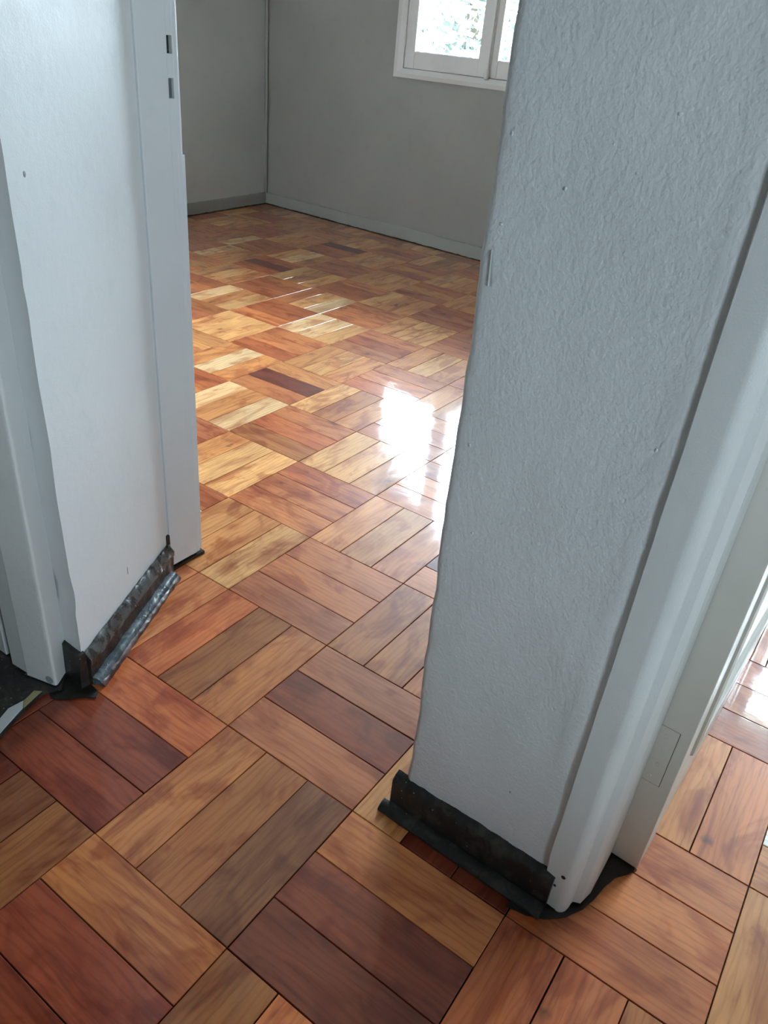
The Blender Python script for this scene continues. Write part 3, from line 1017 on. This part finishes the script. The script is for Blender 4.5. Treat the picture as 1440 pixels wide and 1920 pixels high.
def lump(parent, cx, cy, cz, nx, ny, w, h, d, mat, name, rot=0.0):
    """flattened dome of paint on a wall face with outward normal (nx, ny)"""
    tx, ty = -ny, nx
    vs, fs = [], []
    R1 = ((1.0, -0.0006), (0.75, 0.55 * d), (0.4, 0.9 * d))
    S = 10
    for r, o in R1:
        for k in range(S):
            a = 2 * math.pi * k / S
            u0, v0 = r * w * math.cos(a), r * h * math.sin(a)
            u, v = u0 * math.cos(rot) - v0 * math.sin(rot), u0 * math.sin(rot) + v0 * math.cos(rot)
            vs.append((cx + tx * u + nx * o, cy + ty * u + ny * o, cz + v))
    vs.append((cx + nx * d, cy + ny * d, cz))
    for j in range(2):
        for k in range(S):
            k2 = (k + 1) % S
            fs.append((j * S + k, j * S + k2, j * S + S + k2, j * S + S + k))
    for k in range(S):
        fs.append((2 * S + k, 2 * S + (k + 1) % S, 3 * S))
    return mesh_obj(name, vs, fs, mat, parent, True)


for (y, z, w, h) in ((-0.497, 1.031, .0022, .0016), (-0.446, 1.001, .0018, .0016), (-0.473, 0.981, .002, .0018), (-0.409, 0.958, .0016, .0020),
                     (-0.345, 0.997, .0016, .0022), (-0.517, 0.860, .0018, .0018), (-0.354, 0.668, .0022, .0026), (-0.562, 0.665, .0016, .0022),
                     (-0.554, 0.420, .0026, .0034), (-0.377, 0.555, .0018, .0018), (-0.560, 0.581, .0016, .0026), (-0.557, 0.860, .0014, .003),
                     (-0.480, 0.637, .0018, .0016), (-0.559, 0.737, .0016, .0028), (-0.349, 0.915, .0018, .0016)):
    lump(wall_right, PIER_X, y, z, -1, 0, w, h, 0.0007, M['plaster'], 'paint_lump')
lump(wall_right, PIER_X - 0.0006, -0.505, 0.172, -1, 0, 0.0016, 0.0016, 0.0006, M['scuff'], 'scuff_mark')
# triangular gouge near the pier's edge
vs = [(PIER_X - 0.0014, -0.3445, 0.889), (PIER_X - 0.0014, -0.3475, 0.853), (PIER_X - 0.0014, -0.3508, 0.8525),
      (PIER_X - 0.0028, -0.3440, 0.889), (PIER_X - 0.0028, -0.3462, 0.8525), (PIER_X + 0.002, -0.3440, 0.889), (PIER_X + 0.002, -0.3462, 0.852)]
mesh_obj('plaster_gouge', vs, [(0, 1, 2), (3, 4, 1, 0), (3, 5, 6, 4), (4, 6, 1)], M['chip'], wall_right)
n0 = (0.4244, -0.9055)
lump(wall_left, -0.060, 0.2855, 0.872, n0[0], n0[1], 0.0040, 0.0052, 0.0008, M['scuff'], 'scuff_mark')
lump(wall_left, 0.077, 0.3495, 0.127, n0[0], n0[1], 0.0012, 0.012, 0.0007, M['scuff'], 'scuff_mark')

# ------------------------------------------------------------------ garden outside
m = MB().box(-14, 18, -16, 18, -0.45, -0.35)
gr = m.build('ground_outside', M['grass'])
tag(gr, 'garden ground outside the windows', 'ground', 'structure')


def tree(x, y, h, r, seed, label):
    t = tag(empty('garden_tree', (x, y, -0.35)), label, 'tree', group='trees outside the window')
    MB().lathe([(0.16, 0.0), (0.12, h * 0.35), (0.09, h * 0.6), (0.03, h * 0.95)], 10).build('trunk', M['bark'], t, True)
    rg = random.Random(seed)
    vs, fs = [], []
    for _ in range(2400):
        while True:
            p = Vector((rg.uniform(-1, 1), rg.uniform(-1, 1), rg.uniform(-1, 1)))
            if p.length < 1:
                break
        p = Vector((p.x * r, p.y * r, h * 0.66 + p.z * h * 0.36))
        a = Vector((rg.gauss(0, 1), rg.gauss(0, 1), rg.gauss(0, 1))).normalized()
        bq = a.orthogonal().normalized()
        L, W = rg.uniform(0.07, 0.14), rg.uniform(0.03, 0.06)
        b = len(vs)
        vs += [p - a * L, p + bq * W, p + a * L, p - bq * W]
        fs.append((b, b + 1, b + 2, b + 3))
    c = mesh_obj('foliage', vs, fs, M['leaf'], t)
    c['kind'] = 'stuff'


tree(9.5, 5.15, 2.9, 1.0, 3, 'leafy tree washed out by daylight behind the window glass')
print('planks in view', sum(1 for p in planks if p[0] > 0), 'smallest part area', planks[N_VIS - 1][0])
